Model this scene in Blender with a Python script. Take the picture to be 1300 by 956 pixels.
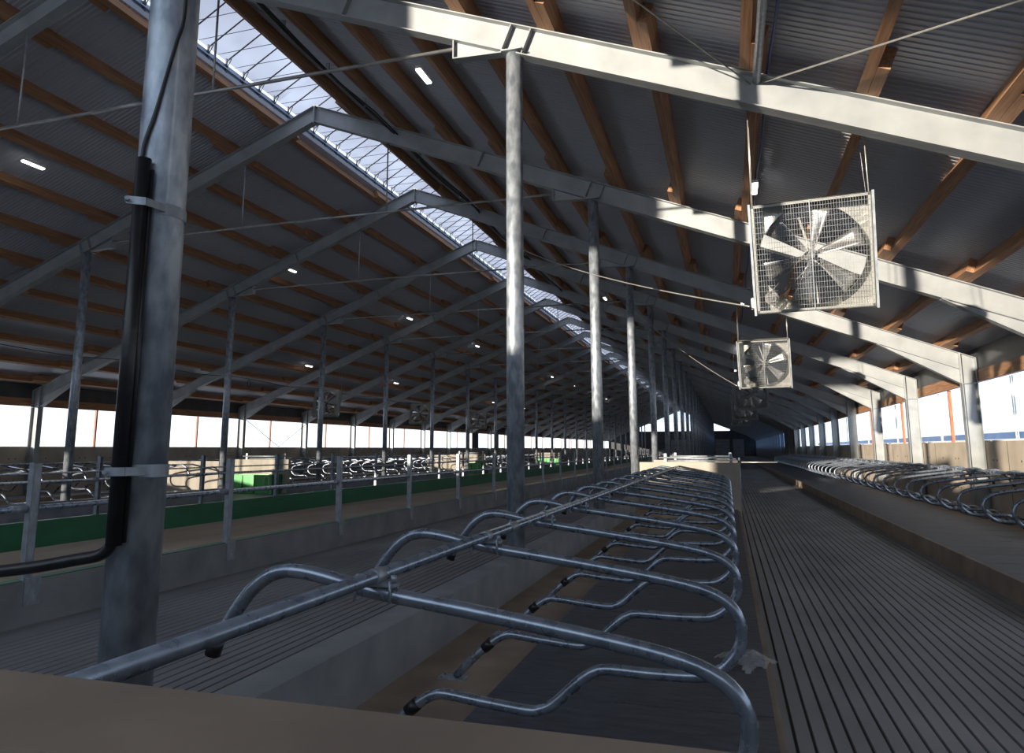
import bpy, math, random
from math import pi, sin, cos, atan, atan2, sqrt, radians
from mathutils import Vector, Matrix
random.seed(7)
S = bpy.context.scene
COL = S.collection
for o in list(bpy.data.objects): bpy.data.objects.remove(o)

# ------------------------------------------------------------------ camera
H = 1.85                       # height of the lens above the alley floor
yaw, pitch, roll = 0.29167, 0.15156, -0.00308
fwd = Vector((-sin(yaw)*cos(pitch), cos(yaw)*cos(pitch), sin(pitch)))
rgt = Vector((cos(yaw), sin(yaw), 0)); up = rgt.cross(fwd)
r2 = rgt*cos(roll)+up*sin(roll); u2 = -rgt*sin(roll)+up*cos(roll)
cam = bpy.data.cameras.new('camera'); cam.sensor_width = 36; cam.lens = 898.576/1300*36
cam.shift_y = -45/1300; cam.clip_end = 600; cam.clip_start = .05
co = bpy.data.objects.new('camera', cam); COL.objects.link(co)
m = Matrix((r2, u2, -fwd)).transposed().to_4x4(); m.translation = (0, 0, H); co.matrix_world = m
S.camera = co

# ------------------------------------------------------------------ light
W = bpy.data.worlds.new('sky'); S.world = W; W.use_nodes = True
bg = W.node_tree.nodes['Background']; bg.inputs[0].default_value = (.69, .82, 1.0, 1); bg.inputs[1].default_value = 1.65
SUN_DIR = Vector((.50, 1.0, -.10)).normalized()
sl = bpy.data.lights.new('sun', 'SUN'); sl.energy = 8.0; sl.angle = radians(.6); sl.color = (1, .88, .73)
so = bpy.data.objects.new('sun', sl); COL.objects.link(so)
so.rotation_euler = SUN_DIR.to_track_quat('-Z', 'Y').to_euler(); so.location = (-20, -40, 12)
S.view_settings.view_transform = 'Standard'; S.view_settings.look = 'None'
S.view_settings.exposure = 0.12; S.view_settings.gamma = 1; S.view_settings.use_curve_mapping = False
S.cycles.max_bounces = 6; S.cycles.diffuse_bounces = 4; S.cycles.transparent_max_bounces = 16
S.cycles.glossy_bounces = 3; S.cycles.sample_clamp_indirect = 6

# ------------------------------------------------------------------ materials
def mat(name, col, rough=.6, metal=0., col2=None, scale=8., bump=0., stretch=(1,1,1), detail=4., lo=.35, hi=.65, rough2=None):
    M = bpy.data.materials.new(name); M.use_nodes = True; nt = M.node_tree; N = nt.nodes; L = nt.links
    b = N['Principled BSDF']; b.inputs['Base Color'].default_value = (*col, 1)
    b.inputs['Roughness'].default_value = rough; b.inputs['Metallic'].default_value = metal
    if col2 or bump:
        tc = N.new('ShaderNodeTexCoord'); mp = N.new('ShaderNodeMapping'); mp.inputs['Scale'].default_value = stretch
        L.new(tc.outputs['Object'], mp.inputs['Vector'])
        no = N.new('ShaderNodeTexNoise'); no.inputs['Scale'].default_value = scale; no.inputs['Detail'].default_value = detail
        L.new(mp.outputs[0], no.inputs['Vector'])
        if col2:
            r = N.new('ShaderNodeValToRGB'); r.color_ramp.elements[0].position = lo; r.color_ramp.elements[1].position = hi
            r.color_ramp.elements[0].color = (*col, 1); r.color_ramp.elements[1].color = (*col2, 1)
            L.new(no.outputs['Fac'], r.inputs[0]); L.new(r.outputs[0], b.inputs['Base Color'])
        if rough2 is not None:
            mr = N.new('ShaderNodeMapRange'); mr.inputs[3].default_value = rough; mr.inputs[4].default_value = rough2
            L.new(no.outputs['Fac'], mr.inputs[0]); L.new(mr.outputs[0], b.inputs['Roughness'])
        if bump:
            bm_ = N.new('ShaderNodeBump'); bm_.inputs['Strength'].default_value = bump; bm_.inputs['Distance'].default_value = .02
            L.new(no.outputs['Fac'], bm_.inputs['Height']); L.new(bm_.outputs[0], b.inputs['Normal'])
    return M
def emis(name, col, st):
    M = bpy.data.materials.new(name); M.use_nodes = True; b = M.node_tree.nodes['Principled BSDF']
    b.inputs['Base Color'].default_value = (*col, 1); b.inputs['Emission Color'].default_value = (*col, 1); b.inputs['Emission Strength'].default_value = st
    return M
def sheet(name, col, transp, bands=None):
    # thin translucent sheet: part clear, part diffusing
    M = bpy.data.materials.new(name); M.use_nodes = True; nt = M.node_tree; N = nt.nodes; L = nt.links
    N.remove(N['Principled BSDF']); out = N['Material Output']
    t = N.new('ShaderNodeBsdfTransparent'); t.inputs[0].default_value = (1, 1, 1, 1)
    d = N.new('ShaderNodeBsdfTranslucent'); d.inputs[0].default_value = (*col, 1)
    x = N.new('ShaderNodeMixShader'); x.inputs[0].default_value = 1-transp
    L.new(t.outputs[0], x.inputs[1]); L.new(d.outputs[0], x.inputs[2]); L.new(x.outputs[0], out.inputs[0])
    if bands:
        tc = N.new('ShaderNodeTexCoord'); mp = N.new('ShaderNodeMapping'); mp.inputs['Scale'].default_value = bands
        no = N.new('ShaderNodeTexNoise'); no.inputs['Scale'].default_value = 1; no.inputs['Detail'].default_value = 3
        r = N.new('ShaderNodeMapRange'); r.inputs[1].default_value = .35; r.inputs[2].default_value = .65
        r.inputs[3].default_value = 1-transp-.22; r.inputs[4].default_value = min(1, 1-transp+.22)
        L.new(tc.outputs['Object'], mp.inputs[0]); L.new(mp.outputs[0], no.inputs['Vector']); L.new(no.outputs[0], r.inputs[0]); L.new(r.outputs[0], x.inputs[0])
    return M
def panel_mat():
    M = bpy.data.materials.new('ceiling_panel'); M.use_nodes = True; nt = M.node_tree; N = nt.nodes; L = nt.links
    b = N['Principled BSDF']; b.inputs['Roughness'].default_value = .33
    tc = N.new('ShaderNodeTexCoord'); sp = N.new('ShaderNodeSeparateXYZ'); L.new(tc.outputs['Object'], sp.inputs[0])
    def saw(period, width):
        a = N.new('ShaderNodeMath'); a.operation = 'DIVIDE'; L.new(sp.outputs['Y'], a.inputs[0]); a.inputs[1].default_value = period
        f = N.new('ShaderNodeMath'); f.operation = 'FRACT'; L.new(a.outputs[0], f.inputs[0])
        l = N.new('ShaderNodeMath'); l.operation = 'LESS_THAN'; L.new(f.outputs[0], l.inputs[0]); l.inputs[1].default_value = width
        return l.outputs[0], f.outputs[0]
    rib, fr = saw(.10, .35); joint, _ = saw(1.0, .012)
    mx = N.new('ShaderNodeMix'); mx.data_type = 'RGBA'; L.new(joint, mx.inputs['Factor'])
    mx.inputs['A'].default_value = (.43, .45, .50, 1); mx.inputs['B'].default_value = (.35, .37, .42, 1)
    no = N.new('ShaderNodeTexNoise'); no.inputs['Scale'].default_value = .6; mp = N.new('ShaderNodeMapping'); mp.inputs['Scale'].default_value = (.3, 6, 1)
    L.new(tc.outputs['Object'], mp.inputs[0]); L.new(mp.outputs[0], no.inputs['Vector'])
    mm = N.new('ShaderNodeMix'); mm.data_type = 'RGBA'; mm.blend_type = 'MULTIPLY'; mm.inputs['Factor'].default_value = .35
    L.new(mx.outputs['Result'], mm.inputs['A']); L.new(no.outputs['Color'], mm.inputs['B']); L.new(mx.outputs['Result'], b.inputs['Base Color'])
    bp = N.new('ShaderNodeBump'); bp.inputs['Strength'].default_value = .9; bp.inputs['Distance'].default_value = .02
    s = N.new('ShaderNodeMath'); s.operation = 'SUBTRACT'; L.new(rib, s.inputs[0]); L.new(joint, s.inputs[1])
    pass
    return M
def formwork_mat(name, c1, c2, sx):
    # board-cast concrete with tie holes and pour joints
    M = mat(name, c1, .8, 0, c2, 1.3, .25, (1, 1, 1), 8, .3, .75)
    return M
M = {
 'galv': mat('galvanised_steel', (.26, .29, .33), .42, .55, (.42, .46, .50), 16, .0, (1, 1, .55), 6, .35, .7, .55),
 'galv_big': mat('galvanised_column', (.27, .31, .36), .34, .6, (.50, .55, .60), 13, .04, (1, 1, .45), 9, .38, .64, .6),
 'frame': mat('frame_steel', (.30, .32, .33), .5, .3, (.41, .43, .43), 2.2, .0, (1, 1, 1), 7, .3, .7),
 'pipe': mat('stall_pipe', (.21, .25, .31), .20, .65, (.35, .40, .47), 14, .0, (1, 1, 1), 5, .3, .7, .36),
 'kerb': mat('kerb_concrete', (.19, .20, .215), .8, 0, (.31, .31, .32), 2.1, .3, (1, 1, 1), 9, .3, .72),
 'wood': mat('larch_timber', (.25, .115, .055), .65, 0, (.45, .25, .13), 3.2, .15, (9, .5, 9), 5, .3, .7),
 'wood_end': mat('timber_end_grain', (.45, .19, .06), .7, 0, (.62, .30, .11), 20, .1),
 'panel': panel_mat(),
 'concrete': formwork_mat('cast_concrete', (.34, .31, .26), (.50, .46, .39), 1),
 'wallc': formwork_mat('wall_concrete', (.38, .33, .26), (.56, .49, .40), 1),
 'bed': mat('bed_concrete', (.21, .16, .125), .85, 0, (.37, .29, .22), 2.2, .35, (1, 1, 1), 8, .3, .75),
 'slat': mat('slatted_concrete', (.19, .19, .20), .6, 0, (.32, .32, .325), 1.1, .25, (1, .5, 1), 8, .3, .75),
 'groove': mat('groove_shadow_dirt', (.06, .055, .05), .9),  # groove floors coloured dark: painted shade along with dirt
 'feed': mat('feed_table', (.42, .32, .23), .8, 0, (.58, .47, .36), .9, .2, (1, .4, 1), 8, .3, .7),
 'rubber': mat('rubber_mat', (.040, .045, .056), .5, 0, (.085, .092, .112), 5, .3, (1, 3, 1), 5, .3, .7),
 'green': mat('green_coating', (.008, .115, .050), .35, 0, (.015, .17, .075), 2.5, .1, (1, .4, 1), 5, .3, .7),
 'trough': mat('trough_plastic', (.10, .50, .13), .38, 0, (.14, .60, .18), 2, .05),
 'black': mat('black_cable', (.008, .008, .010), .38, 0, (.015, .015, .018), 20, .1),
 'blue': mat('blue_pipe', (.02, .05, .22), .4, 0, (.03, .07, .28), 8),
 'wire': mat('suspension_wire', (.55, .54, .50), .35, .6, (.65, .64, .60), 20),
 'tie': mat('tie_rod', (.30, .30, .29), .45, .5, (.42, .42, .40), 6),
 'fan': mat('fan_housing', (.38, .38, .36), .35, .4, (.50, .50, .46), 5, .05),
 'blade': mat('fan_blade', (.50, .50, .49), .25, .85, (.62, .61, .58), 4),
 'motor': mat('motor_casing', (.16, .15, .14), .5, .4, (.24, .23, .21), 8),
 'white': mat('white_plastic', (.75, .75, .74), .4, 0, (.82, .82, .80), 6),
 'lamp': emis('lamp_glow', (1, .98, .94), 7),
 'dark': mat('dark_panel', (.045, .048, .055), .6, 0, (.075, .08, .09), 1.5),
 'door': mat('door_panel', (.20, .20, .21), .5, 0, (.27, .27, .28), 1.2),
 'alu': mat('aluminium_profile', (.35, .42, .52), .3, .7, (.45, .52, .62), 6),
 'snow': mat('snow_ground', (.72, .75, .80), .8, 0, (.85, .87, .92), .2, .1),
 'navy': mat('navy_roofing', (.03, .06, .12), .5, 0, (.06, .10, .18), .3),
 'red': mat('red_strap', (.35, .03, .03), .5, 0, (.45, .05, .04), 8),
 'stud': mat('red_brown_timber', (.33, .10, .045), .6, 0, (.50, .19, .08), 4, .1, (9, 9, .6)),
 'curtain': sheet('curtain_fabric', (.90, .93, 1.0), .70, (0, 3.2, .12)),
 'curtain_dim': sheet('curtain_shade_tint', (.10, .22, .42), .06, (0, 1.3, .05)),  # blue, dense tint paints in the shade of a neighbouring building
 'poly': sheet('ridge_polycarbonate', (.24, .25, .30), .03, (.7, .5, .7)),
 'film': None,
}
def film():
    X = bpy.data.materials.new('plastic_film'); X.use_nodes = True; b = X.node_tree.nodes['Principled BSDF']
    b.inputs['Base Color'].default_value = (.6, .62, .66, 1); b.inputs['Roughness'].default_value = .2; b.inputs['Alpha'].default_value = .38
    return X
M['film'] = film()

# ------------------------------------------------------------------ mesh helpers
class MB:
    def __init__(s): s.v = []; s.f = []; s.sm = []; s.mi = []
    def add(s, v, f, smooth=False, mi=0, T=None):
        o = len(s.v)
        s.v += [tuple(T @ Vector(p)) if T else tuple(p) for p in v]
        for q in f: s.f.append(tuple(i+o for i in q)); s.sm.append(smooth); s.mi.append(mi)
        return s
    def box(s, a, b, mi=0, T=None):
        x0, y0, z0 = a; x1, y1, z1 = b
        v = [(x0,y0,z0),(x1,y0,z0),(x1,y1,z0),(x0,y1,z0),(x0,y0,z1),(x1,y0,z1),(x1,y1,z1),(x0,y1,z1)]
        return s.add(v, [(0,3,2,1),(4,5,6,7),(0,1,5,4),(1,2,6,5),(2,3,7,6),(3,0,4,7)], False, mi, T)
    def prism(s, pts, y0, y1, mi=0, axis='y', T=None):
        n = len(pts)
        if axis == 'y': v = [(p[0], y0, p[1]) for p in pts]+[(p[0], y1, p[1]) for p in pts]
        elif axis == 'x': v = [(y0, p[0], p[1]) for p in pts]+[(y1, p[0], p[1]) for p in pts]
        else: v = [(p[0], p[1], y0) for p in pts]+[(p[0], p[1], y1) for p in pts]
        f = [tuple(range(n)), tuple(range(2*n-1, n-1, -1))]+[(i, i+n, (i+1) % n+n, (i+1) % n) for i in range(n)]
        return s.add(v, f, False, mi, T)
    def tube(s, pts, r, n=8, mi=0, caps=True, T=None):
        P = [Vector(p) for p in pts]; rs = r if isinstance(r, (list, tuple)) else [r]*len(P)
        ref = None; v = []
        for i, p in enumerate(P):
            d = (P[min(i+1, len(P)-1)]-P[max(i-1, 0)]).normalized()
            if ref is None: ref = Vector((0, 0, 1)) if abs(d.z) < .9 else Vector((1, 0, 0))
            a = d.cross(ref).normalized(); b = a.cross(d).normalized(); ref = b
            for k in range(n): t = 2*pi*k/n; v.append(p+a*(rs[i]*cos(t))+b*(rs[i]*sin(t)))
        f = []
        for i in range(len(P)-1):
            for k in range(n): f.append((i*n+k, i*n+(k+1) % n, (i+1)*n+(k+1) % n, (i+1)*n+k))
        s.add(v, f, True, mi, T)
        if caps:
            o = len(s.v)-len(v)
            s.f.append(tuple(o+k for k in range(n-1, -1, -1))); s.sm.append(False); s.mi.append(mi)
            s.f.append(tuple(o+(len(P)-1)*n+k for k in range(n))); s.sm.append(False); s.mi.append(mi)
        return s
    def mesh(s, name, ms):
        me = bpy.data.meshes.new(name); me.from_pydata(s.v, [], s.f)
        for q in (ms if isinstance(ms, (list, tuple)) else [ms]): me.materials.append(q)
        me.polygons.foreach_set('use_smooth', s.sm); me.polygons.foreach_set('material_index', s.mi); me.update()
        return me
    def obj(s, name, ms, parent=None, loc=None):
        o = bpy.data.objects.new(name, s.mesh(name, ms)); COL.objects.link(o)
        if parent: o.parent = parent
        if loc: o.location = loc
        return o
def smooth_path(pts, k=4):
    P = [Vector(p) for p in pts]; out = []
    for i in range(len(P)-1):
        a, b, c, d = P[max(i-1, 0)], P[i], P[i+1], P[min(i+2, len(P)-1)]
        for j in range(k):
            t = j/k; out.append(.5*((2*b)+(c-a)*t+(2*a-5*b+4*c-d)*t*t+(3*b-a-3*c+d)*t**3))
    out.append(P[-1]); return out
def thing(name, label, cat, loc=(0, 0, 0), group=None):
    o = bpy.data.objects.new(name, None); COL.objects.link(o); o.location = loc; o.empty_display_size = .2
    o['label'] = label; o['category'] = cat
    if group: o['group'] = group
    return o
def tag(o, label, cat, group=None):
    o['label'] = label; o['category'] = cat
    if group: o['group'] = group
    return o
def struct(o): o['kind'] = 'structure'; return o
def dup(root, loc, label, rz=0., group=None):
    r = root.copy(); COL.objects.link(r); r.location = loc; r.rotation_euler = (0, 0, rz); r['label'] = label
    if group: r['group'] = group
    def rec(a, b):
        for ch in KIDS.get(a.name) or list(a.children):
            c = ch.copy(); COL.objects.link(c); c.parent = b; rec(ch, c)
    rec(root, r); return r
KIDS = {}
ORD = ['zeroth','first','second','third','fourth','fifth','sixth','seventh','eighth','ninth','tenth','eleventh','twelfth','thirteenth','fourteenth','fifteenth','sixteenth','seventeenth','eighteenth','nineteenth']
TENS = {2: 'twent', 3: 'thirt', 4: 'fort', 5: 'fift', 6: 'sixt', 7: 'sevent'}
def nth(n):
    if n < 20: return ORD[n]
    t, u = divmod(n, 10); return TENS[t]+'ieth' if u == 0 else TENS[t]+'y-'+ORD[u]

# ------------------------------------------------------------------ layout (metres, z above alley floor)
Y0 = 2.632; BAY = 6.0; NF = 26                 # frames 0..26, frame 26 is the far gable
XR = -9.527; MX = 2*XR                         # ridge line; mirror x -> MX - x
XC = -2.547; XP = 5.81; XW = 6.20              # column line, inner face of wall posts, wall inner face
ZA = 8.55+H; M_ = .40; TH = atan(M_)           # top of rafters
def zt(x): return ZA-M_*abs(x-XR)
def fy(n): return Y0+BAY*n
YB, YE = fy(-1), fy(NF)
SILL = .154+H; WTOP = 1.66+H
XBED = -2.42; WALLTOP = -1.28+H
LA = .13                                       # left alleys lie a little higher

# ---- floors
def grooved(x0, x1, z, y0, y1, pitch=.112, gw=.020, gd=.018, margin=.10):
    b = MB(); pr = [(x0, z)]; x = x0+margin; mid = []
    while x < x1-margin:
        mid.append(x); pr += [(x, z), (x+.002, z-gd), (x+gw, z-gd), (x+gw+.002, z)]; x += pitch
    pr.append((x1, z)); v = []; f = []; mi = []
    for p in pr: v += [(p[0], y0, p[1]), (p[0], y1, p[1])]
    for i in range(len(pr)-1):
        f.append((2*i, 2*i+2, 2*i+3, 2*i+1))
    b.v = v; b.f = f; b.sm = [False]*len(f)
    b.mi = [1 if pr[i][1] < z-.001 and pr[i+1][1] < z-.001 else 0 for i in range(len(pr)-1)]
    return b
fb = grooved(.22, 3.27, 0, YB-1, YE); fb.box((.2, YB-1, -.3), (3.3, YE, -.02)); struct(fb.obj('floor', [M['slat'], M['groove']]))
for nm, (a, b_) in {'l1': (-6.74, -2.68), 'l2': (MX+2.68, MX+6.74)}.items():
    g = grooved(a, b_, LA, YB-1, YE, margin=.42 if nm == 'l1' else .2); g.box((a, YB-1, -.3), (b_, YE, LA-.02)); struct(g.obj('floor', [M['slat'], M['groove']]))
g = grooved(MX-3.27, MX-.22, 0, YB-1, YE); g.box((MX-3.3, YB-1, -.3), (MX-.2, YE, -.02)); struct(g.obj('floor', [M['slat'], M['groove']]))
struct(MB().box((MX+6.88, YB-1, -.3), (-6.88, YE, .10)).obj('floor', M['feed']))
# crossovers and stall bed slabs
XO = [(20.72, 24.6), (44.72, 48.6), (68.72, 72.6), (92.7, 96.6), (116.7, 120.6)]
BEDS = [(YB-1, 20.72), (24.6, 44.72), (48.6, 68.72), (72.6, 92.7), (96.6, 116.7), (120.6, YE)]
n_t = 1
def trim(mb, ms):
    global n_t
    o = mb.obj('trim_%d' % n_t, ms); n_t += 1; return struct(o)
for a, b_ in BEDS:
    for mir in (0, 1):
        q = (lambda x0, x1: (x0, x1)) if not mir else (lambda x0, x1: (MX-x1, MX-x0))
        x0, x1 = q(-2.42, .25); struct(MB().box((x0, a, -.3), (x1, b_, .17)).obj('floor', M['bed']))
        x0, x1 = q(-2.68, -2.42); trim(MB().box((x0, a, -.3), (x1, b_, WALLTOP)), M['kerb'])
for a, b_ in XO:
    for mir in (0, 1):
        x0, x1 = (-2.68, .25) if not mir else (MX-.25, MX+2.68)
        struct(MB().box((x0, a, -.3), (x1, b_, .16)).obj('floor', M['slat']))
# wall-side stall beds with their kerb
for mir in (0, 1):
    x0, x1 = (3.27, XW+.02) if not mir else (MX-XW-.02, MX-3.27)
    struct(MB().box((x0, YB-1, -.3), (x1, YE, .22)).obj('floor', M['bed']))
    k0, k1 = (3.25, 3.31) if not mir else (MX-3.31, MX-3.25)
    mb = MB(); mb.box((k0, YB-1, 0), (k1, YE, .28)); trim(mb, M['bed'])
# feed kerbs
for mir in (0, 1):
    x0, x1 = (-6.89, -6.74) if not mir else (MX+6.74, MX+6.89)
    trim(MB().box((x0, YB-1, 0), (x1, YE, WALLTOP-.004)), M['kerb'])
    g0, g1 = (-6.905, -6.755) if not mir else (MX+6.755, MX+6.905)
    gi = (-6.912, -6.888) if not mir else (MX+6.888, MX+6.912)
    mb = MB().box((gi[0], YB-1, .09), (gi[1], YE, WALLTOP)); mb.box((g0, YB-1, WALLTOP-.004), (g1, YE, WALLTOP+.006)); trim(mb, M['green'])

# ---- side walls
def side_wall(mir):
    x0, x1 = (XW, XW+.2) if not mir else (MX-XW-.2, MX-XW)
    mb = MB(); mb.box((x0, YB-1, -.3), (x1, YE, SILL))
    fx = x0-.002 if not mir else x1+.002; s = -1 if not mir else 1
    o = mb.obj('wall_right' if not mir else 'wall_left', M['wallc']); struct(o)
    # formwork joints and tie holes
    for n in range(-1, 14):
        for j in (1, 3):
            y = fy(n)+j*1.5
            mb2 = MB(); mb2.box((min(fx, fx+s*.004), y-.008, .22), (max(fx, fx+s*.004), y+.008, SILL-.01)) if j == 3 else None
            for zz in (.75, 1.55):
                for dy in (-.75, .75, 1.0):
                    mb2.tube([(fx-s*.004, y+dy, zz), (fx+s*.003, y+dy, zz)], .028, 10)
            p = mb2.obj('tie_hole', M['dark'], o)
side_wall(0); side_wall(1)
# upper solid parts of the side walls (cladding instead of openings)
def clad(mir, y0, y1, z0, z1):
    x0, x1 = (XW, XW+.1) if not mir else (MX-XW-.1, MX-XW)
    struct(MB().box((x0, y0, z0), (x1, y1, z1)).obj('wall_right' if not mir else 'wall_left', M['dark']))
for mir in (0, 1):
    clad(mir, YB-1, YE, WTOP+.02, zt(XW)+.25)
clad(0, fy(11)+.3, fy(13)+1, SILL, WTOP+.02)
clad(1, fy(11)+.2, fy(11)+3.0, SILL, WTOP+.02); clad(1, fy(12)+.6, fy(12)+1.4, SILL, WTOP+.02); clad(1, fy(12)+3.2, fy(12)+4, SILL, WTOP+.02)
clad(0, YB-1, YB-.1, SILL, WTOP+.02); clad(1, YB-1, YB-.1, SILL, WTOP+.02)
# windows
wn = 1
for mir in (0, 1):
    for n in range(-1, NF):
        y0, y1 = fy(n)+.08, fy(n+1)-.08
        if mir == 0 and n in (11, 12): continue
        if mir == 1 and n == 11: continue
        w = bpy.data.objects.new('window_%d' % wn, None); COL.objects.link(w); wn += 1; struct(w)
        xm = XW+.12 if not mir else MX-XW-.12; w.location = (xm, (y0+y1)/2, SILL)
        hh = WTOP-SILL; L2 = (y1-y0)/2
        mb = MB(); mb.box((-.04, -.035, 0), (.04, .035, hh)); mb.obj('timber_post', M['stud'], w)
        if mir == 1 or n > 12:
            mb = MB(); N_ = 40; v = []; f = []
            for i in range(N_+1):
                yy = -L2+2*L2*i/N_; xx = .07*(-1 if mir else 1)+.012*sin(i*1.9); v += [(xx, yy, 0), (xx, yy, hh)]
            for i in range(N_): f.append((2*i, 2*i+2, 2*i+3, 2*i+1))
            mb.add(v, f, True); mb.obj('curtain', M['curtain'] if mir else M['curtain_dim'], w)
        else:
            mb = MB()
            for yy in (-L2*.55, -L2*.55+.13, L2*.45, L2*.45+.13): mb.box((.055, yy-.012, 0), (.075, yy+.012, hh))
            mb.obj('curtain_cord', M['white'], w)
            mb = MB(); mb.box((.03, -L2, 0), (.09, L2, .035)); mb.obj('window_rail', M['white'], w)

# ---- roof panels
RP = .245/cos(TH)
for side in (1, -1):
    xa, xb = 1.02, XW+1.0-XR
    pts = [(xa, ZA-M_*xa+RP), (xb, ZA-M_*xb+RP), (xb, ZA-M_*xb+RP+.12), (xa, ZA-M_*xa+RP+.12)]
    pts = [(XR+side*p[0], p[1]) for p in pts]
    if side < 0: pts = pts[::-1]
    mb = MB().prism(pts[::-1], YB-1, YE)
    # pressed ribs on the underside, running down the slope
    A = Vector((XR+side*xa, 0, ZA-M_*xa+RP)); B = Vector((XR+side*xb, 0, ZA-M_*xb+RP)); dn = Vector((-side*sin(TH), 0, -cos(TH)))
    v = []; f = []; y = YB-1
    while y < YE-.12:
        for yy, h in ((y, .001), (y+.012, .011), (y+.040, .011), (y+.052, .001)):
            for q in (A, B): p = q+dn*h; v.append((p.x, yy, p.z))
        o_ = len(v)-8
        for k_ in range(3):
            q = (o_+2*k_, o_+2*k_+1, o_+2*k_+3, o_+2*k_+2); f.append(q if side < 0 else q[::-1])
        y += .10
    mb.add(v, f); struct(mb.obj('ceiling', M['panel']))
# gable behind the camera and far gable
def gable(name, y, polys, m_):
    mb = MB()
    for p in polys: mb.prism(p, y-.1, y+.1)
    return struct(mb.obj(name, m_))
EZ = zt(XW)+RP; PZ = ZA+RP
xl, xr = MX-XW, XW
def roofz(x): return zt(x)+RP+.02
zb, zb2 = 2.3+H, 1.6+H
def zc(v): return v+H
GO = [(-18.4, -15.3, 1.6, 3.6), (-15.3, -12.8, 1.6, 6.2), (-12.8, -10.6, 2.5, 6.1), (-10.6, -7.8, 2.5, 99), (-7.8, -6.22, 1.6, 99), (-6.22, -5.82, 3.0, 99), (-5.82, 5.2, 1.6, 99)]  # openings of the unseen gable, shaped to place the sun patches indoors
pol = [[(xl, -.3), (xr, -.3), (xr, zc(1.6)), (xl, zc(1.6))], [(xl, zc(1.6)), (-18.4, zc(1.6)), (-18.4, roofz(-18.4)), (xl, roofz(xl))], [(5.2, zc(1.6)), (xr, zc(1.6)), (xr, roofz(xr)), (5.2, roofz(5.2))]]
for a, b_, z0, z1 in GO:
    if z0 > 1.6: pol.append([(a, zc(1.6)), (b_, zc(1.6)), (b_, zc(z0)), (a, zc(z0))])
    if z1 < 99: pol.append([(a, zc(z1)), (b_, zc(z1)), (b_, roofz(b_)), (a, roofz(a))])
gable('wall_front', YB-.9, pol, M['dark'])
FZ = 3.74+H
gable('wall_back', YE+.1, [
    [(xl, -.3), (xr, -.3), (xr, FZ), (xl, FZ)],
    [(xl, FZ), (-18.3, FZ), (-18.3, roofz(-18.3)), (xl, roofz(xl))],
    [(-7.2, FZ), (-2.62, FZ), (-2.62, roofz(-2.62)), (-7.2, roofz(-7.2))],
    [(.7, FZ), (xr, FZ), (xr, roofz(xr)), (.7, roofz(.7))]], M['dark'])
for i, (a, b_) in enumerate([(-11.6, -7.4), (-2.4, .5), (1.2, 3.4)]):
    mb = MB()
    for k in range(6): mb.box((a, YE-.16, .1+k*.62), (b_, YE-.06, .1+k*.62+.59))
    struct(mb.obj('door_%d' % (i+1), M['door']))
# ------------------------------------------------------------------ outside
struct(MB().box((-400, -250, -.6), (400, 600, -.32)).obj('ground', M['snow']))
fbm = thing('farm_building', 'long low white building with navy roof seen through the right windows', 'building', (40, 60, -.3))
MB().box((0, -60, 0), (14, 290, 3.5)).obj('wall', M['white'], fbm)
MB().box((-.5, -60.5, 3.5), (14.5, 290.5, 4.4)).obj('roof', M['navy'], fbm)

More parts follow.
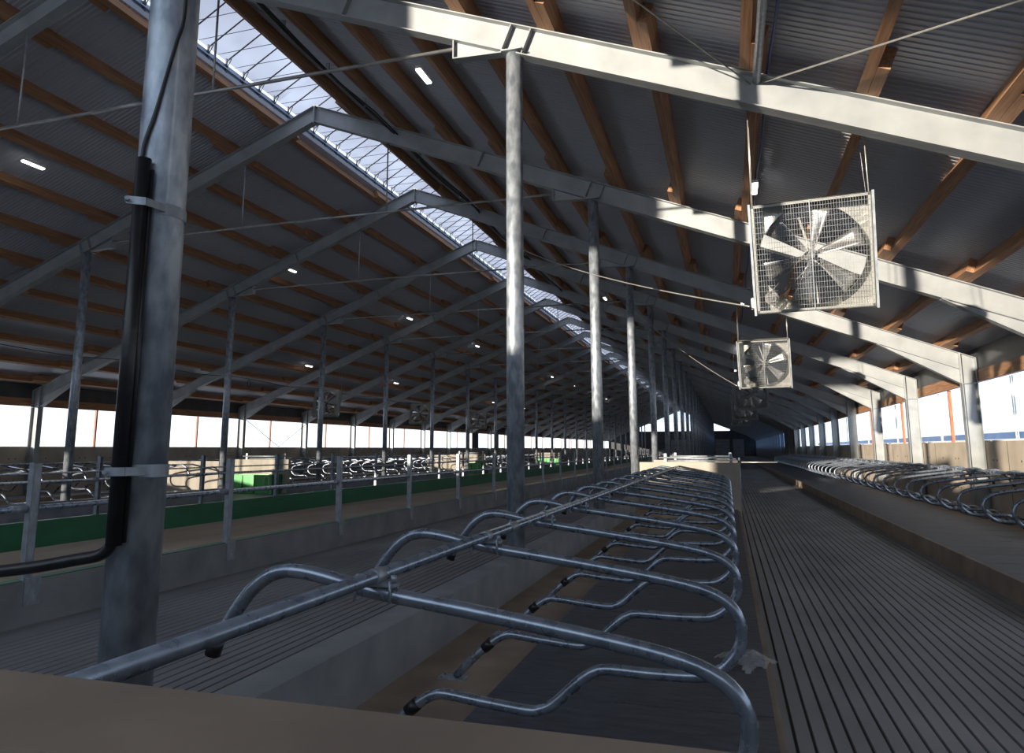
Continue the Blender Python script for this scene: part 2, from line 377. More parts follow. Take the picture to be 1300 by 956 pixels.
# ------------------------------------------------------------------ portal frames
def build_frame():
    t = thing('portal_frame', '', 'steel frame')
    D = .43
    def mx(p, s): return p if s > 0 else [(MX-a, b) for a, b in p][::-1]
    for s in (1, -1):
        def pz(x): return ZA-M_*(x-XR)
        mb = MB(); x0, x1 = XR, XP
        mb.prism(mx([(x0, pz(x0)-D), (x1, pz(x1)-D), (x1, pz(x1)), (x0, pz(x0))], s), -.006, .006)
        mb.prism(mx([(x0, pz(x0)-.016), (x1, pz(x1)-.016), (x1, pz(x1)), (x0, pz(x0))], s), -.10, .10)
        mb.prism(mx([(x0, pz(x0)-D), (x1, pz(x1)-D), (x1, pz(x1)-D+.016), (x0, pz(x0)-D+.016)], s), -.10, .10)
        mb.obj('rafter', M['frame'], t)
        mb = MB(); xh = 3.93; zk = 1.63+H
        mb.prism(mx([(xh, pz(xh)-D), (x1, zk), (x1, pz(x1)-D)], s), -.006, .006)
        mb.prism(mx([(xh, pz(xh)-D-.016), (x1, zk-.016), (x1, zk), (xh, pz(xh)-D)], s), -.09, .09)
        mb.obj('haunch', M['frame'], t)
        mb = MB(); a, b_ = XP, XP+.36
        zb_, ztp = .2, pz(XP)+.0
        for q in ([(a, zb_), (b_, zb_), (b_, pz(b_)), (a, ztp)],): mb.prism(mx(q, s), -.006, .006)
        for q in ([(a, zb_), (a+.018, zb_), (a+.018, ztp), (a, ztp)], [(b_-.018, zb_), (b_, zb_), (b_, pz(b_)), (b_-.018, pz(b_-.018))]): mb.prism(mx(q, s), -.11, .11)
        mb.prism(mx([(a, zk-.015), (b_, zk-.015), (b_, zk), (a, zk)], s), -.10, .10)
        mb.prism(mx([(a, pz(a)-.015), (b_, pz(b_)-.015), (b_, pz(b_)), (a, pz(a))], s), -.11, .11)
        mb.obj('wall_post', M['frame'], t)
        # end plates at knee, splice stiffeners and tie bracket
        mb = MB()
        mb.prism(mx([(a-.02, zk), (a, zk), (a, ztp-.01), (a-.02, ztp-.01)], s), -.105, .105)
        for q in (.1, .22, .5, .62):
            for yy in (-.06, .06): mb.tube([(mx([(a-.035, zk+q)], s)[0][0], yy, zk+q), (mx([(a-.015, zk+q)], s)[0][0], yy, zk+q)], .014, 6)
        mb.obj('end_plate', M['frame'], t)
        for xx in (XC-.16, XC+.12, -5.2):
            e = .14; mb = MB(); mb.prism(mx([(xx-.006, pz(xx)-D+.016), (xx+.006, pz(xx)-D+.014), (xx+.006+e, pz(xx+e)-.018), (xx-.006+e, pz(xx+e)-.016)], s), -.095, .095); mb.obj('stiffener', M['frame'], t)
        mb = MB(); xs, xe = -3.42, XC-.13; zz = 5.40+H
        mb.prism(mx([(xs, zz+.0), (xe, zz-.03), (xe, zz-.015), (xs, zz+.015)], s), -.07, .07)
        mb.prism(mx([(xs, zz), (xe, zz-.03), (xe, pz(xe)-D), (xs, pz(xs)-D)], s), -.005, .005)
        mb.prism(mx([(xs-.008, zz), (xs+.008, zz), (xs+.008, pz(xs)-D), (xs-.008, pz(xs)-D)], s), -.07, .07)
        mb.obj('tie_bracket', M['frame'], t)
    mb = MB(); mb.box((XR-.012, -.11, ZA-D-.05), (XR+.012, .11, ZA+.01)); mb.obj('apex_plate', M['frame'], t)
    return t
fr = build_frame()
for n in range(-1, NF+1):
    if n == -1: lab = 'grey steel portal frame behind the camera at the near end'
    elif n == 0: lab = 'grey steel portal frame carried by the big column in the foreground'
    elif n == 1: lab = 'large sunlit grey steel portal frame crossing the top of the picture, nearest in view'
    else: lab = 'grey steel portal frame with haunched ends, %s in view counting from the camera' % nth(n)
    if n == -1: fr.location = (0, fy(n), 0); fr['label'] = lab; fr['group'] = 'portal frames of the barn roof'
    else: dup(fr, (0, fy(n) if n < NF else fy(n)-.25, 0), lab)
# ---- interior columns
ZC = 5.36+H
def build_col():
    t = thing('steel_column', '', 'column', group='round steel columns')
    mb = MB(); mb.tube([(0, 0, 0), (0, 0, ZC-WALLTOP-.02)], .112, 28); mb.obj('shaft', M['galv_big'], t)
    mb = MB(); mb.box((-.15, -.15, ZC-WALLTOP-.02), (.15, .15, ZC-WALLTOP)); mb.obj('cap_plate', M['frame'], t)
    return t
colm = build_col()
XL = MX-XC; first = True
for n in range(0, NF):
    for s in (0, 1):
        if s and n < 1: continue
        x = XC if not s else XL
        cross = any(a < fy(n)+.01 < b_ for a, b_ in XO)
        if not s: lab = {0: 'thick round galvanised steel column in the left foreground with black conduit', 1: 'round galvanised steel column standing in the middle of the picture, top sunlit', 2: 'round galvanised steel column right behind the central one on the low wall', 3: 'bright sunlit round steel column at the left end of the beige end wall'}.get(n, 'round steel column in the near row, %s from the camera' % nth(n+1))
        else: lab = 'slim round steel column of the left row beyond the feed table, %s from the camera' % nth(n)
        if first: colm.location = (x, fy(n), WALLTOP); colm['label'] = lab; first = False
        else: dup(colm, (x, fy(n), WALLTOP), lab)
# ---- tie rods with hangers
ZT = 5.58+H
def build_tie():
    t = thing('tie_rod', '', 'tie rod', group='horizontal tie rods between the columns')
    MB().tube([(-3.39, 0, ZT), (MX+3.39, 0, ZT)], .028, 8).obj('rod', M['tie'], t)
    MB().tube([(-8.9, 0, ZT), (-9.9, 0, ZT)], .036, 8).obj('coupler', M['tie'], t)
    for x in (-7.5, -11.55):
        MB().tube([(x, 0, ZT), (x-.0, 0, zt(x)-.43)], .018, 8).obj('hanger', M['tie'], t)
    return t
tr = build_tie()
for n in range(1, NF):
    lab = 'thin steel tie rod with two hangers below the %s portal frame in view' % nth(n)
    if n == 1: tr.location = (0, fy(n), 0); tr['label'] = lab
    else: dup(tr, (0, fy(n), 0), lab)
# ---- bracing strut and rods in the near bay
o = MB().tube([(.55, fy(0)+.1, 4.62+H-.10), (.55, fy(1)-.02, 4.55+H-.10)], .048, 12).obj('bracing_strut', M['galv']); tag(o, 'grey round strut pipe running from the nearest frame in view towards the camera', 'strut')
o = MB().tube([(.62, fy(1)-.02, 4.42+H), (5.7, fy(0)+.05, 2.45+H)], .011, 8).obj('bracing_rod', M['wire']); tag(o, 'pale thin brace rod slanting up to the right above the large fan', 'brace rod')
o = MB().tube([(.48, fy(1)-.02, 4.42+H), (-5.0, fy(0)+.05, 6.62+H)], .009, 8).obj('bracing_rod', M['tie']); tag(o, 'dark thin brace rod slanting to the upper left from the strut', 'brace rod')

# ---- purlins: lapped timber beams on top of the frames
CE = [-8.44, -7.15, -5.88, -4.61, -3.34, -2.07, -.80, .47, 1.74, 3.01, 4.28, 5.50]
pm = {}
for side in (1, -1):
    for lap in (0, 1):
        mb = MB(); T = Matrix.Rotation(TH*side, 4, 'Y'); off = (.064 if lap else -.064)
        mb.box((-.062+off, -.72, 0), (.062+off, BAY+.78, .242), 0, T)
        for yy in (-.45, .45, BAY-.45, BAY+.5):
            mb.tube([T @ Vector((off-.06*side*(1 if lap else 1), yy, .12)), T @ Vector((off+.06, yy, .12))], .016, 6)
        pm[side, lap] = mb.mesh('roof_purlin', M['wood'])
rest = MB(); TT = Matrix
NB = 12
for side in (1, -1):
    for i, x in enumerate(CE):
        X = x if side > 0 else MX-x
        for n in range(-1, NF):
            if n < NB and not (n == -1):
                o = bpy.data.objects.new('roof_purlin', pm[side, n % 2]); COL.objects.link(o)
                o.location = (X, fy(n), zt(X)+.002)
                tag(o, 'timber purlin, %s row below the ridge on the %s slope, %s bay from camera' % (nth(i+1), 'right' if side > 0 else 'left', nth(n+1)), 'purlin', 'timber roof purlins')
            else:
                T = Matrix.Translation((X, fy(n), zt(X)+.002)) @ Matrix.Rotation(TH*side, 4, 'Y'); off = .052 if n % 2 else -.052
                rest.box((-.05+off, -.72, 0), (.05+off, min(BAY+.78, YE-fy(n)-.05), .242), 0, T)
o = rest.obj('roof_purlin', M['wood']); tag(o, 'rows of distant timber purlins fading towards the far gable', 'purlins'); o['kind'] = 'stuff'
# eave beams
em = MB().box((-.06, .0, 0), (.06, BAY-.02, .30)).mesh('eave_beam', M['wood'])
for side in (1, -1):
    X = 6.14 if side > 0 else MX-6.14
    for n in range(0, NF):
        o = bpy.data.objects.new('eave_beam', em); COL.objects.link(o); o.location = (X+.10*side, fy(n)+.01, WTOP)
        tag(o, 'timber eave beam above the %s wall windows, %s bay from the camera' % ('right' if side > 0 else 'left', nth(n+1)), 'beam', 'timber eave beams')

# ---- ridge skylight, one unit per bay
def build_sky():
    t = thing('ridge_skylight', '', 'skylight', group='translucent ridge skylight units')
    w = 1.06; za = ZA-M_*w+RP+.10
    arc = [(w*(1-2*k/14), .34+.62*(1-abs(1-2*k/14))) for k in range(15)]
    mb = MB(); v = []; f = []
    for x, z in arc: v += [(x*1.06, 0, z+.03), (x*1.06, BAY, z+.03)]
    for k in range(14): f.append((2*k, 2*k+1, 2*k+3, 2*k+2))
    mb.add(v, f, True)
    mb.obj('glazing', M['poly'], t)
    mb = MB()
    for s in (1, -1):
        mb.box((min(s*w, s*(w+.05)), 0, -.1), (max(s*w, s*(w+.05)), BAY, .24))
        mb.box((min(s*w, s*(w-.06)), 0, .10), (max(s*w, s*(w-.06)), BAY, .13))
    mb.obj('upstand', M['alu'], t)
    for k in range(10):
        y = .3+.6*k; mb = MB()
        mb.tube([(w-.03, y, .30)]+[(0, y, .90)]+[(-w+.03, y, .30)], .017, 6)
        mb.tube([(w-.02, y+.3, .30), (-w+.02, y+.3, .30)], .007, 5)
        for s in (1, -1):
            mb.box((s*(w-.03)-.015, y-.02, .02), (s*(w-.03)+.015, y+.02, .36))
            mb.tube([(s*(w-.03), y, .10), (s*(w-.16), y, .34)], .011, 5)
        mb.obj('rib', M['dark'], t)
    t.location = (XR, 0, za); return t
sk = build_sky(); zs = sk.location.z
for n in range(-1, NF):
    lab = 'translucent ridge skylight unit with curved ribs, %s bay from the camera' % (nth(n+1) if n >= 0 else 'behind')
    if n < 0: lab = 'translucent ridge skylight unit above and behind the camera'
    if n == -1: sk.location.y = fy(n); sk['label'] = lab
    else: dup(sk, (XR, fy(n), zs), lab)

# ------------------------------------------------------------------ stall dividers
DP = [(-2.06,-.804),(-1.96,-.652),(-1.88,-.556),(-1.79,-.497),(-1.69,-.482),(-1.55,-.5),(-1.33,-.545),(-.95,-.592),(-.52,-.65),(-.24,-.695),(-.09,-.74),(-.01,-.80),(.027,-.885),(.012,-.985),(-.04,-1.06),(-.11,-1.115),(-.2,-1.14),(-.43,-1.146),(-.64,-1.142),(-.72,-1.158),(-.8,-1.21),(-.94,-1.335),(-1.02,-1.375),(-1.1,-1.385),(-1.38,-1.362),(-1.55,-1.345),(-1.62,-1.35),(-1.70,-1.39),(-1.83,-1.49),(-2.01,-1.665)]
def build_div():
    t = thing('stall_divider', '', 'stall divider')
    R_ = .029
    path = smooth_path([(x-.03, 0, z+H) for x, z in DP], 3)
    MB().tube(path, R_, 12).obj('loop_pipe', M['pipe'], t)
    mb = MB(); nx, nz = -1.36, -.486+H
    mb.tube([(nx, -.035, nz), (nx, .035, nz)], .032, 14)
    mb.box((nx-.09, -.03, nz-.035), (nx+.09, .03, nz-.022))
    for s in (-1, 1):
        mb.tube([(nx+s*.075, -.032, nz-.01), (nx+s*.075, -.032, nz-.09), (nx+s*.075, .032, nz-.09), (nx+s*.075, .032, nz-.01)], .006, 6)
        mb.tube([(nx+s*.075, 0, nz-.02), (nx+s*.075, 0, nz+.006)], .012, 6)
    mb.obj('clamp', M['galv'], t)
    mb = MB(); a = Vector((-1.76, 0, -1.405+H)); b_ = Vector((-1.82, 0, -1.457+H))
    mb.tube([a, b_], .037, 12); mb.tube([a+Vector((-.03, -.035, -.03)), a+Vector((-.03, .035, -.03))], .008, 6); mb.obj('collar', M['black'], t)
    mb = MB(); mb.box((-2.17, -.06, .165), (-1.96, .06, .177))
    for q in ((-2.14, -.04), (-2.14, .04)): mb.tube([(q[0], q[1], .175), (q[0], q[1], .195)], .009, 6)
    mb.obj('foot_plate', M['galv'], t)
    mb = MB(); mb.tube([(-2.075, 0, -.77+H), (-2.095, 0, -.83+H)], .033, 10); mb.obj('end_cap', M['black'], t)
    return t
dv = build_div()
ROWS = [
  ('near stall row in the foreground', .03, 0, [2.584+1.318*i for i in range(14)], 0),
  ('near-side stall row behind the beige end wall', .03, 0, [25.9+1.318*i for i in range(14)], 0),
  ('stall row along the right wall', 3.80, pi, [9.26+1.25*i for i in range(46)], .0),
  ('left stall row beyond the feed table', MX-.03, pi, [9.1+1.318*i for i in range(9)], 0),
  ('left stall row past the first green trough', MX-.03, pi, [25.9+1.318*i for i in range(14)], 0),
  ('left stall row past the second green trough', MX-.03, pi, [49.9+1.318*i for i in range(13)], 0),
  ('stall row along the left wall', MX-3.80, 0, [14.0+1.25*i for i in range(42)], .0),
]
first = True
for nm, x, rz, ys, dz in ROWS:
    for i, y in enumerate(ys):
        lab = 'bent-pipe stall divider, %s from camera in the %s' % (nth(i+1), nm)
        gp = 'dividers of the '+nm
        if first: dv.location = (x, y, dz); dv['label'] = lab; dv['group'] = gp; first = False
        else: dup(dv, (x, y, dz), lab, rz, gp)
def neck(x, y0, y1, lab):
    t = thing('neck_rail', lab, 'pipe rail', (x, y0, -.486+H))
    MB().tube([(0, 0, 0), (0, y1-y0, 0)], .0265, 16).obj('pipe', M['pipe'], t)
    n = int((y1-y0)//6)
    for k in range(max(1, n)):
        y = 3.35+6*k
        if y < y1-y0: MB().tube([(0, y, 0), (0, y+.14, 0)], .031, 14).obj('coupling', M['galv'], t)
neck(-1.36+.03, .99, 20.6, 'long grey neck rail pipe running over the foreground stall dividers')
neck(-1.33, 24.85, 44.6, 'grey neck rail pipe on the stalls behind the beige end wall')
neck(3.80+1.36, 6.0, 67.0, 'long grey neck rail pipe over the stalls beside the right wall')
neck(MX+1.33, 5.0, 20.6, 'grey neck rail pipe over the left stalls before the first trough')
neck(MX+1.33, 24.85, 44.6, 'grey neck rail pipe over the left stalls past the first trough')
neck(MX+1.33, 48.85, 67.6, 'grey neck rail pipe over the left stalls past the second trough')
neck(MX-5.16, 10.0, 67.0, 'long grey neck rail pipe over the stalls beside the left wall')
# rubber mats
def matt(x0, x1, y0, y1, z, lab, step=1.3):
    mb = MB(); y = y0
    while y < y1-.05:
        mb.box((x0, y, z), (x1, min(y+step-.012, y1), z+.045)); y += step
    tag(mb.obj('rubber_mat', M['rubber']), lab, 'mat')
matt(-1.62, .20, 1.02, 20.55, .168, 'black rubber mat under the foreground stall dividers')
matt(-1.62, .20, 24.9, 44.5, .168, 'black rubber mat of the stalls behind the beige end wall')
matt(3.33, 5.35, 0, 68, .218, 'dark rubber mat under the stalls beside the right wall', .9)
matt(MX-.20, MX+1.62, 2, 20.55, .168, 'dark rubber mat of the left stalls before the first trough')
matt(MX-.20, MX+1.62, 24.9, 44.5, .168, 'dark rubber mat of the left stalls past the first trough')
matt(MX-5.35, MX-3.40, 0, 68, .218, 'dark rubber mat under the stalls beside the left wall', .9)

# ------------------------------------------------------------------ partition walls
PT = -.375+H
def partition(x0, x1, y, lab, rail=True, th=.14):
    t = thing('partition_wall', lab, 'wall', ((x0+x1)/2, y, 0)); w = (x1-x0)/2
    MB().box((-w, -th/2, 0), (w, th/2, PT)).obj('slab', M['concrete'] if y > 2 else M['bed'], t)
    if rail:
        for xx in (-w+.72, w-.22): MB().box((xx-.04, -.03, PT), (xx+.04, .03, PT+.24)).obj('post', M['galv'], t)
        MB().tube([(-w+.55, -.04, PT+.125), (w-.15, -.04, PT+.125)], .026, 10).obj('rail', M['galv'], t)
        MB().tube([(-w+.75, .05, PT+.035), (w-.05, .05, PT+.035)], .022, 10).obj('rail', M['galv'], t)
partition(-2.41, .30, 20.66, 'beige concrete end wall with low pipe rail closing the foreground stalls')
partition(-2.41, .30, 24.72, 'concrete end wall just beyond the crossing behind the beige end wall')
partition(MX-.30, MX+2.41, 20.66, 'sunlit concrete end wall of the left stalls before the first trough', False)
partition(MX-.30, MX+2.41, 24.72, 'sunlit concrete wall carrying the first green trough on the left')
partition(MX-.30, MX+2.41, 44.66, 'sunlit concrete end wall in the left row before the second trough', False)
partition(MX-.30, MX+2.41, 48.72, 'sunlit concrete wall carrying the second green trough')
partition(MX-.30, MX+2.41, 72.72, 'distant concrete wall behind the farthest green trough', False)
partition(-2.90, .30, .87, 'rough concrete wall top in the bottom left corner holding the neck rail', False, .24)
o = MB().tube([(-1.95, .905+0, PT+.002), (-1.90, .90, PT+.035), (-1.83, .90, PT+.035), (-1.79, .905, PT+.002)], .016, 8).obj('lashing_strap', M['red']); o.location = (.30, .0, .0); tag(o, 'small dark red strap lying on the concrete wall top at bottom left', 'strap')
o = MB().tube([(.42, 24.9, -.45+H), (1.55, 24.9, -.45+H)], .02, 8).obj('gate_rail', M['wire'])
gr = thing('crossing_gate', 'thin pale pipe gate reaching into the right alley behind the end wall', 'gate', (.36, 24.9, 0)); o.parent = gr; o.location = (-.36, -24.9, 0)
MB().tube([(0, 0, .0), (0, 0, -.30+H)], .03, 10).obj('gate_post', M['galv'], gr)

# water troughs
def trough(x, y, lab):
    t = thing('water_trough', lab, 'trough', (x, y, .17), 'green water troughs'); w = 1.15
    mb = MB(); prof = [(-.62, 0), (-.05, 0), (-.05, .72), (-.09, .72), (-.14, .35), (-.50, .35), (-.60, .72), (-.66, .72)]
    mb.prism(prof, -w, w, axis='x')
    mb.obj('tank', M['trough'], t)
    for s in (-1, 1): MB().prism([(-.66, 0), (-.05, 0), (-.05, .74), (-.68, .74)], s*w-(.0 if s > 0 else .04), s*w+(.04 if s > 0 else 0), axis='x').obj('end_panel', M['green'] if s > 0 else M['trough'], t)
    for xx in (-.75, -.2, .35): MB().box((xx-.015, -.675, .02), (xx+.015, -.62, .70)).obj('rib', M['green'], t)
    MB().tube([(w-.3, -.72, 0), (w-.3, -.72, .62), (w-.2, -.72, .70), (w-.1, -.72, .62), (w-.1, -.72, 0)], .02, 8).obj('guard_rail', M['wire'], t)
trough(-18.05, 24.64, 'bright green water trough at the first crossing on the left')
trough(-17.8, 72.64, 'farthest green water trough, tiny at the third crossing')
trough(-17.8, 48.64, 'bright green water trough at the second crossing, smaller in the distance')

# ------------------------------------------------------------------ feed fences
def fence(x, lab, s, n0):
    t = thing('feed_fence', lab, 'fence', (x, 0, WALLTOP)); pmsh = pmesh2 = None; ph = 1.16
    for n in range(n0, 52):
        y = Y0+3*n
        if pmsh is None:
            mb = MB(); mb.box((-.035, -.045, -.02), (.035, -.038, ph)); mb.box((-.035, .038, -.02), (.035, .045, ph)); mb.box((s*.035-.006, -.045, -.02), (s*.035, .045, ph)); mb.box((-.035, -.045, ph-.01), (.035, .045, ph))
            pmsh = mb.mesh('post', M['galv'])
            mb = MB(); mb.box((min(s*.036, s*.048), -.035, -.24), (max(s*.036, s*.048), .14, .03))
            mb.tube([(s*.045, .09, -.14), (s*.06, .09, -.14)], .014, 8); pmesh2 = mb.mesh('base_plate', M['galv'])
            sl_ = MB().tube([(0, -.22, 0), (0, -.05, 0)], .042, 12).mesh('rail_sleeve', M['galv'])
        p = bpy.data.objects.new('post', pmsh); COL.objects.link(p); p.parent = t; p.location = (s*.0-.0, y, 0)
        b_ = bpy.data.objects.new('base_plate', pmesh2); COL.objects.link(b_); b_.parent = p
        b_ = bpy.data.objects.new('rail_sleeve', sl_); COL.objects.link(b_); b_.parent = p; b_.location = (s*-.02+.0, 0, .70)
    ya = Y0+3*n0-1.5
    MB().tube([(-s*.02, ya, .70), (-s*.02, Y0+153, .70)], .03, 12).obj('rail', M['pipe'], t)
    if s < 0: MB().tube([(-s*.02, ya, .86), (-s*.02, Y0+153, .86)], .016, 8).obj('rail', M['pipe'], t)
fence(-6.775, 'galvanised post and rail feed fence on the near kerb of the feed table', 1, 0)
fence(MX+6.775, 'galvanised post and rail feed fence on the far kerb above the green band', -1, 1)

# ------------------------------------------------------------------ fans
def ring(mb, r0, r1, y0, y1, n=48):
    v = []; f = []
    for k in range(n):
        t = 2*pi*k/n
        v += [(r0*cos(t), y0, r0*sin(t)), (r1*cos(t), y1, r1*sin(t))]
    for k in range(n): j = (k+1) % n; f.append((2*k, 2*j, 2*j+1, 2*k+1))
    mb.add(v, f, True)
def build_fan():
    t = thing('ventilation_fan', '', 'fan'); w = .69; dp = .34
    mb = MB()
    for s in (-1, 1):
        mb.box((min(s*w, s*(w-.012)), 0, -w), (max(s*w, s*(w-.012)), dp, w))
        mb.box((-w, 0, min(s*w, s*(w-.012))), (w, dp, max(s*w, s*(w-.012))))
        for yy in (0, dp-.02):
            mb.box((min(s*w, s*(w-.04)), yy, -w), (max(s*w, s*(w-.04)), yy+.02, w)); mb.box((-w, yy, min(s*w, s*(w-.04))), (w, yy+.02, max(s*w, s*(w-.04))))
    mb.obj('housing', M['fan'], t)
    # venturi plate: square outside, round inside, with pressed creases
    mb = MB(); n = 64; v = []; f = []; R0 = .635; q = w-.012
    for k in range(n):
        a = 2*pi*k/n; c_, s_ = cos(a), sin(a); m_ = q/max(abs(c_), abs(s_)); dpth = .30+(.012 if k % 4 == 0 else 0)
        v += [(m_*c_, dpth, m_*s_), (R0*c_, .27, R0*s_)]
    for k in range(n): j = (k+1) % n; f.append((2*k, 2*k+1, 2*j+1, 2*j))
    mb.add(v, f, False); ring(mb, R0, R0-.01, .27, .12); ring(mb, R0-.012, R0, .12, .27); mb.obj('venturi', M['fan'], t)
    for k in range(6):
        a0 = pi/2-.22+k*pi/3; v = []; f = []
        for i in range(7):
            rr = .09+.52*i/6; hw = .035+.105*i/6; tw = radians(38-22*i/6)
            for j in range(5):
                u = (-1+2*j/4)*hw; px, pz_ = rr, u*cos(tw); py = .23+u*sin(tw)+.012*(1-(j-2)**2/4)
                v.append((px*cos(a0)-pz_*sin(a0), py, px*sin(a0)+pz_*cos(a0)))
        for i in range(6):
            for j in range(4): f.append((i*5+j, i*5+j+1, i*5+j+6, i*5+j+5))
        o = MB().add(v, f, True).obj('blade', M['blade'], t)
        sm = o.modifiers.new('thickness', 'SOLIDIFY'); sm.thickness = .004
    mb = MB(); mb.tube([(0, .13, 0), (0, .33, 0)], .075, 20); mb.tube([(0, .09, 0), (0, .13, 0)], .045, 16)
    for k in range(6):
        a0 = pi/2-.22+k*pi/3; mb.box((.05, .21, -.02), (.17, .222, .02), 0, Matrix.Rotation(-a0, 4, 'Y'))
    mb.obj('hub', M['blade'], t)
    for a in (pi/2+.25, -pi/2+.08, radians(-42), radians(138)):
        mb = MB(); mb.box((.05, .36, -.014), (.70 if abs(sin(a)) > .9 else .88, .385, .014), 0, Matrix.Rotation(-a, 4, 'Y')); mb.obj('strut', M['fan'], t)
    mb = MB(); mb.tube([(-.50, .06, -.50), (-.50, .30, -.50)], .085, 20); mb.obj('motor', M['motor'], t)
    mb = MB(); mb.tube([(-.50, .035, -.50), (-.50, .06, -.50)], .06, 20); mb.tube([(-.50, .02, -.50), (-.50, .035, -.50)], .022, 12); mb.obj('pulley', M['blade'], t)
    mb = MB()
    for s in (-1, 1): mb.tube([(-.50+s*.045, .05, -.50-s*.04), (s*.05, .11, -s*.05)], .009, 6)
    mb.obj('belt', M['motor'], t)
    mb = MB(); g = w-.02
    k = 0
    for i in range(45):
        x = -g+2*g*i/44; mb.box((x-.0013, -.006, -g), (x+.0013, -.003, g))
    for i in range(21):
        z = -g+2*g*i/20; mb.box((-g, -.009, z-.0015), (g, -.006, z+.0015))
    mb.box((-.006, -.016, -g), (.006, -.009, g))
    mb.obj('wire_guard', M['galv'], t)
    for sx in (-1, 1): MB().box((sx*(w+.012)-.014, -.02, -w-.015), (sx*(w+.012)+.014, .03, w+.015)).obj('guard_frame', M['galv'], t)
    mb = MB(); mb.box((-w-.06, -.01, -.62), (-w-.02, .12, -.48)); mb.obj('switch_box', M['white'], t)
    R_ = Matrix.Rotation(radians(-5), 4, 'Z') @ Matrix.Rotation(radians(16), 4, 'X'); Ri = R_.inverted()
    for lx, ly, top, r_ in ((-w+.02, .02, (-.67, -.14, 2.21), .007), (w-.03, .02, (.66, -.12, 1.67), .007), (-w+.02, dp, (-.65, .10, 2.21), .004), (w-.03, dp, (.64, .14, 1.67), .003)):
        MB().tube([(lx, ly, w), Ri @ Vector(top)], r_, 6).obj('suspension_wire', M['wire'], t)
    return t
fan = build_fan(); FX = 1.115; FZc = 2.36+H
spots = [(FX, 9.2, 'large square ventilation fan with wire guard hanging at upper right, nearest'),
         (FX, 21.2, 'second square ventilation fan hanging below and behind the nearest one'),
         (FX, 33.2, 'third ventilation fan hanging in the right line, small and in shade'),
         (FX, 45.2, 'fourth ventilation fan in the right line, tiny in the distance'),
         (FX, 57.2, 'fifth ventilation fan in the right line, barely visible')]
for k, y in enumerate((21.2, 33.2, 45.2, 57.2)):
    spots.append((MX-FX, y, 'dark ventilation fan hanging over the left alley, %s from the camera' % nth(k+1)))
for i, (x, y, lab) in enumerate(spots):
    if i == 0: fan.location = (x, y, FZc); fan['label'] = lab; fan.rotation_euler = (radians(16), 0, radians(-5)); fan['group'] = 'hanging ventilation fans'
    else:
        d = dup(fan, (x, y, FZc), lab); d.rotation_euler = (radians(16), 0, radians(-5)) if x > 0 else (radians(16), 0, radians(185))

# ------------------------------------------------------------------ lamps
def build_lamp():
    t = thing('lamp_fixture', '', 'lamp', group='small tube lamps under the purlins')
    MB().box((-.05, -.27, .0), (.05, .27, .05)).obj('housing', M['white'], t)
    MB().box((-.045, -.25, -.03), (.045, .25, -.001)).obj('diffuser', M['lamp'], t)
    return t
lp = build_lamp(); k = 0
LROW = [(-4.95, 10.98, 'upper right slope'), (.66, 12.4, 'lower right slope'), (-14.78, 11.5, 'upper left slope'), (-20.25, 11.3, 'lower left slope')]
for x, ys, nm in LROW:
    for j in range(9):
        y = ys+10.05*j
        if abs(((y-Y0) % BAY)) < .5: y += .6
        lab = 'small bright tube lamp on the %s, %s from the camera' % (nm, nth(j+1))
        # hang just under the slope beside a purlin
        z = zt(x)-.03
        if k == 0: lp.location = (x, y, z); lp['label'] = lab
        else: dup(lp, (x, y, z), lab)
        k += 1
        MB_ = None
# ------------------------------------------------------------------ cables
def cable(pts, r, m_, name, lab, cat='cable'):
    o = MB().tube(smooth_path(pts, 4), r, 8).obj(name, m_); return tag(o, lab, cat)
t = thing('cable_bundle', 'thick black cable bundle running under the right edge of the ridge opening', 'cable', (0, 0, 0))
for q, r in ((0, .028), (1, .022), (2, .016)):
    pts = []
    for i in range(60):
        y = fy(-1)+.4+i*1.5; ph = (y-Y0)/BAY*2*pi
        pts.append((-7.35+.05*sin(i*.9+q)+.05*q, y, zt(-7.35)-.06-.13*abs(sin(ph/2+q*.3))-.03*q))
    MB().tube(smooth_path(pts, 2), r, 7).obj('cable', M['black'], t)
for i in range(16):
    y = fy(0)+1.5*i; MB().box((-7.39, y-.015, zt(-7.35)-.20), (-7.31, y+.015, zt(-7.35)+.02)).obj('clip', M['galv'], t)
def sag(a, b_, n, s):
    a, b_ = Vector(a), Vector(b_); return [a.lerp(b_, i/n)-Vector((0, 0, s*4*(i/n)*(1-i/n))) for i in range(n+1)]
cable(sag((-7.3, 23.0, 7.35+H), (.35, 9.3, 1.78+H), 16, .25), .010, M['wire'], 'fan_cable', 'pale sagging cable from the ridge bundle to the nearest fan')
cable(sag((-3.3, 26.8, 5.4+H), (.35, 21.3, 1.78+H), 10, .2), .010, M['wire'], 'fan_cable', 'pale sagging cable leading to the second fan')
cable([(MX-FX-.3, y, 3.12+H+.06*sin(y)) for y in range(8, 60, 2)], .014, M['black'], 'power_cable', 'black cable strung lengthwise beneath the left roof past the fans')
MB_ = MB().tube([(0, .09*cos(a), .17*sin(a)) for a in [2*pi*i/20 for i in range(21)]], .016, 6).obj('cable_coil', M['black'], None, (MX-FX-.3, 27.0, 2.95+H)); tag(MB_, 'small black coil hanging on the cable beneath the left roof', 'coil')
for (x, lab, zz) in ((-3.47, 'blue pipe fixed along a timber purlin above the central column', 0.02), (.64, 'blue pipe fixed along the timber purlin above the nearest fan', .02)):
    cable([(x+.06+.015*sin(i*2.1), fy(0)+i*1.2, zt(x)+.12-zz) for i in range(40)], .016, M['blue'], 'blue_pipe', lab, 'pipe')
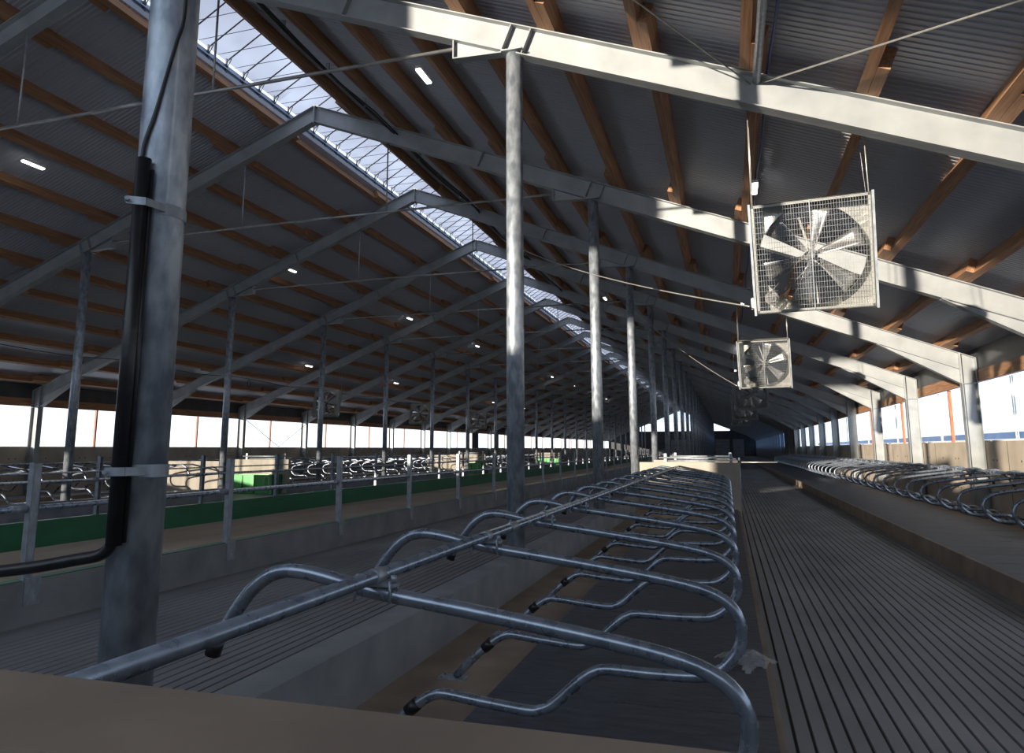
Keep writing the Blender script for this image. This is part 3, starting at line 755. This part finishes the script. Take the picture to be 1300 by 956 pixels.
# conduit on the near column
CX, CY = .030, -.147
t = thing('cable_conduit', 'black cable conduit strapped to the left side of the foreground column', 'conduit', (XC+CX, Y0+CY, 0))
def cp(u, z, r=.122):
    f_ = sqrt(max(r*r-u*u, 0)); return (-CX+.72*u+.70*f_, -CY+.70*u-.72*f_, z+H)
MB().tube([(0, 0, -.40+H), (0, 0, 1.33+H)], .033, 14).obj('conduit_pipe', M['black'], t)
MB().tube([cp(-.045, -.39, .135), cp(-.045, 1.28, .135)], .012, 8).obj('cable', M['black'], t)
MB().tube(smooth_path([(0, 0, -.36+H)]+[(-.957*d, -.288*d, z+H) for d, z in ((.02, -.41), (.06, -.44), (.15, -.457), (.35, -.49), (.6, -.515), (1.0, -.54), (1.8, -.56))], 5), .026, 12).obj('hose', M['black'], t)
MB().tube(smooth_path([cp(-.10, 1.25, .135), cp(-.090, 1.36), cp(-.084, 1.43), cp(-.05, 1.57), cp(-.017, 1.75), cp(.017, 1.94), cp(.04, 2.06), cp(.045, 2.25), cp(.05, 2.6), cp(.05, 4.4)], 6), .0085, 8).obj('cable', M['black'], t)
for z in (-.09+H, 1.11+H):
    mb = MB(); n = 24; v = []
    for i in range(n):
        a = 2*pi*i/n; v += [(-CX+.117*cos(a), -CY+.117*sin(a), z-.028), (-CX+.117*cos(a), -CY+.117*sin(a), z+.028)]
    mb.add(v, [(2*i, 2*((i+1) % n), 2*((i+1) % n)+1, 2*i+1) for i in range(n)], True)
    a = Vector(cp(.02, z-H, .122)); b_ = Vector(cp(-.06, z-H, .195)); c_ = Vector(cp(-.135, z-H, .22)); d = Vector((0, 0, .018))
    for p, q in ((a, b_), (b_, c_)):
        nrm = (q-p).cross(d).normalized()*.003
        mb.add([p-d-nrm, q-d-nrm, q+d-nrm, p+d-nrm, p-d+nrm, q-d+nrm, q+d+nrm, p+d+nrm], [(0,3,2,1),(4,5,6,7),(0,1,5,4),(1,2,6,5),(2,3,7,6),(3,0,4,7)])
    mb.tube([c_+Vector((.02, -.02, 0)), c_+Vector((-.01, .01, 0))], .01, 8)
    mb.obj('pipe_clamp', M['galv'], t)
# window brace in the left wall
t = thing('wall_bracing', 'thin V-shaped cross brace in front of the left wall window', 'brace', (MX-XP+.03, fy(5), 0))
for s in (0, 1): MB().tube([(0, .1 if not s else 5.9, 1.6+H), (0, 3.1, .18+H)], .018, 6).obj('rod', M['tie'], t)
# crumpled film
mb = MB(); n = 18; v = []; f = []
rnd = random.Random(3)
for i in range(n):
    for j in range(n):
        x = (i/(n-1)-.5); y = (j/(n-1)-.5); r = sqrt(x*x+y*y)
        hgt = max(0, .5-r)*.17*(.4+.9*abs(sin(7*x+3*y)*cos(9*y-4*x)))+rnd.random()*.018*(r < .48)
        v.append((x*.42*(1+.2*sin(5*y)), y*.50*(1+.2*cos(6*x)), hgt+.004))
for i in range(n-1):
    for j in range(n-1):
        x = (i/(n-1)-.5); y = (j/(n-1)-.5)
        if sqrt(x*x+y*y) < .47+.05*sin(7*atan2(y, x)): f.append((i*n+j, (i+1)*n+j, (i+1)*n+j+1, i*n+j+1))
mb.add(v, f, True); o = mb.obj('plastic_bag', M['film'], None, (.06, 6.05, .215)); tag(o, 'crumpled clear plastic bag lying on the mat edge beside the alley', 'plastic bag')
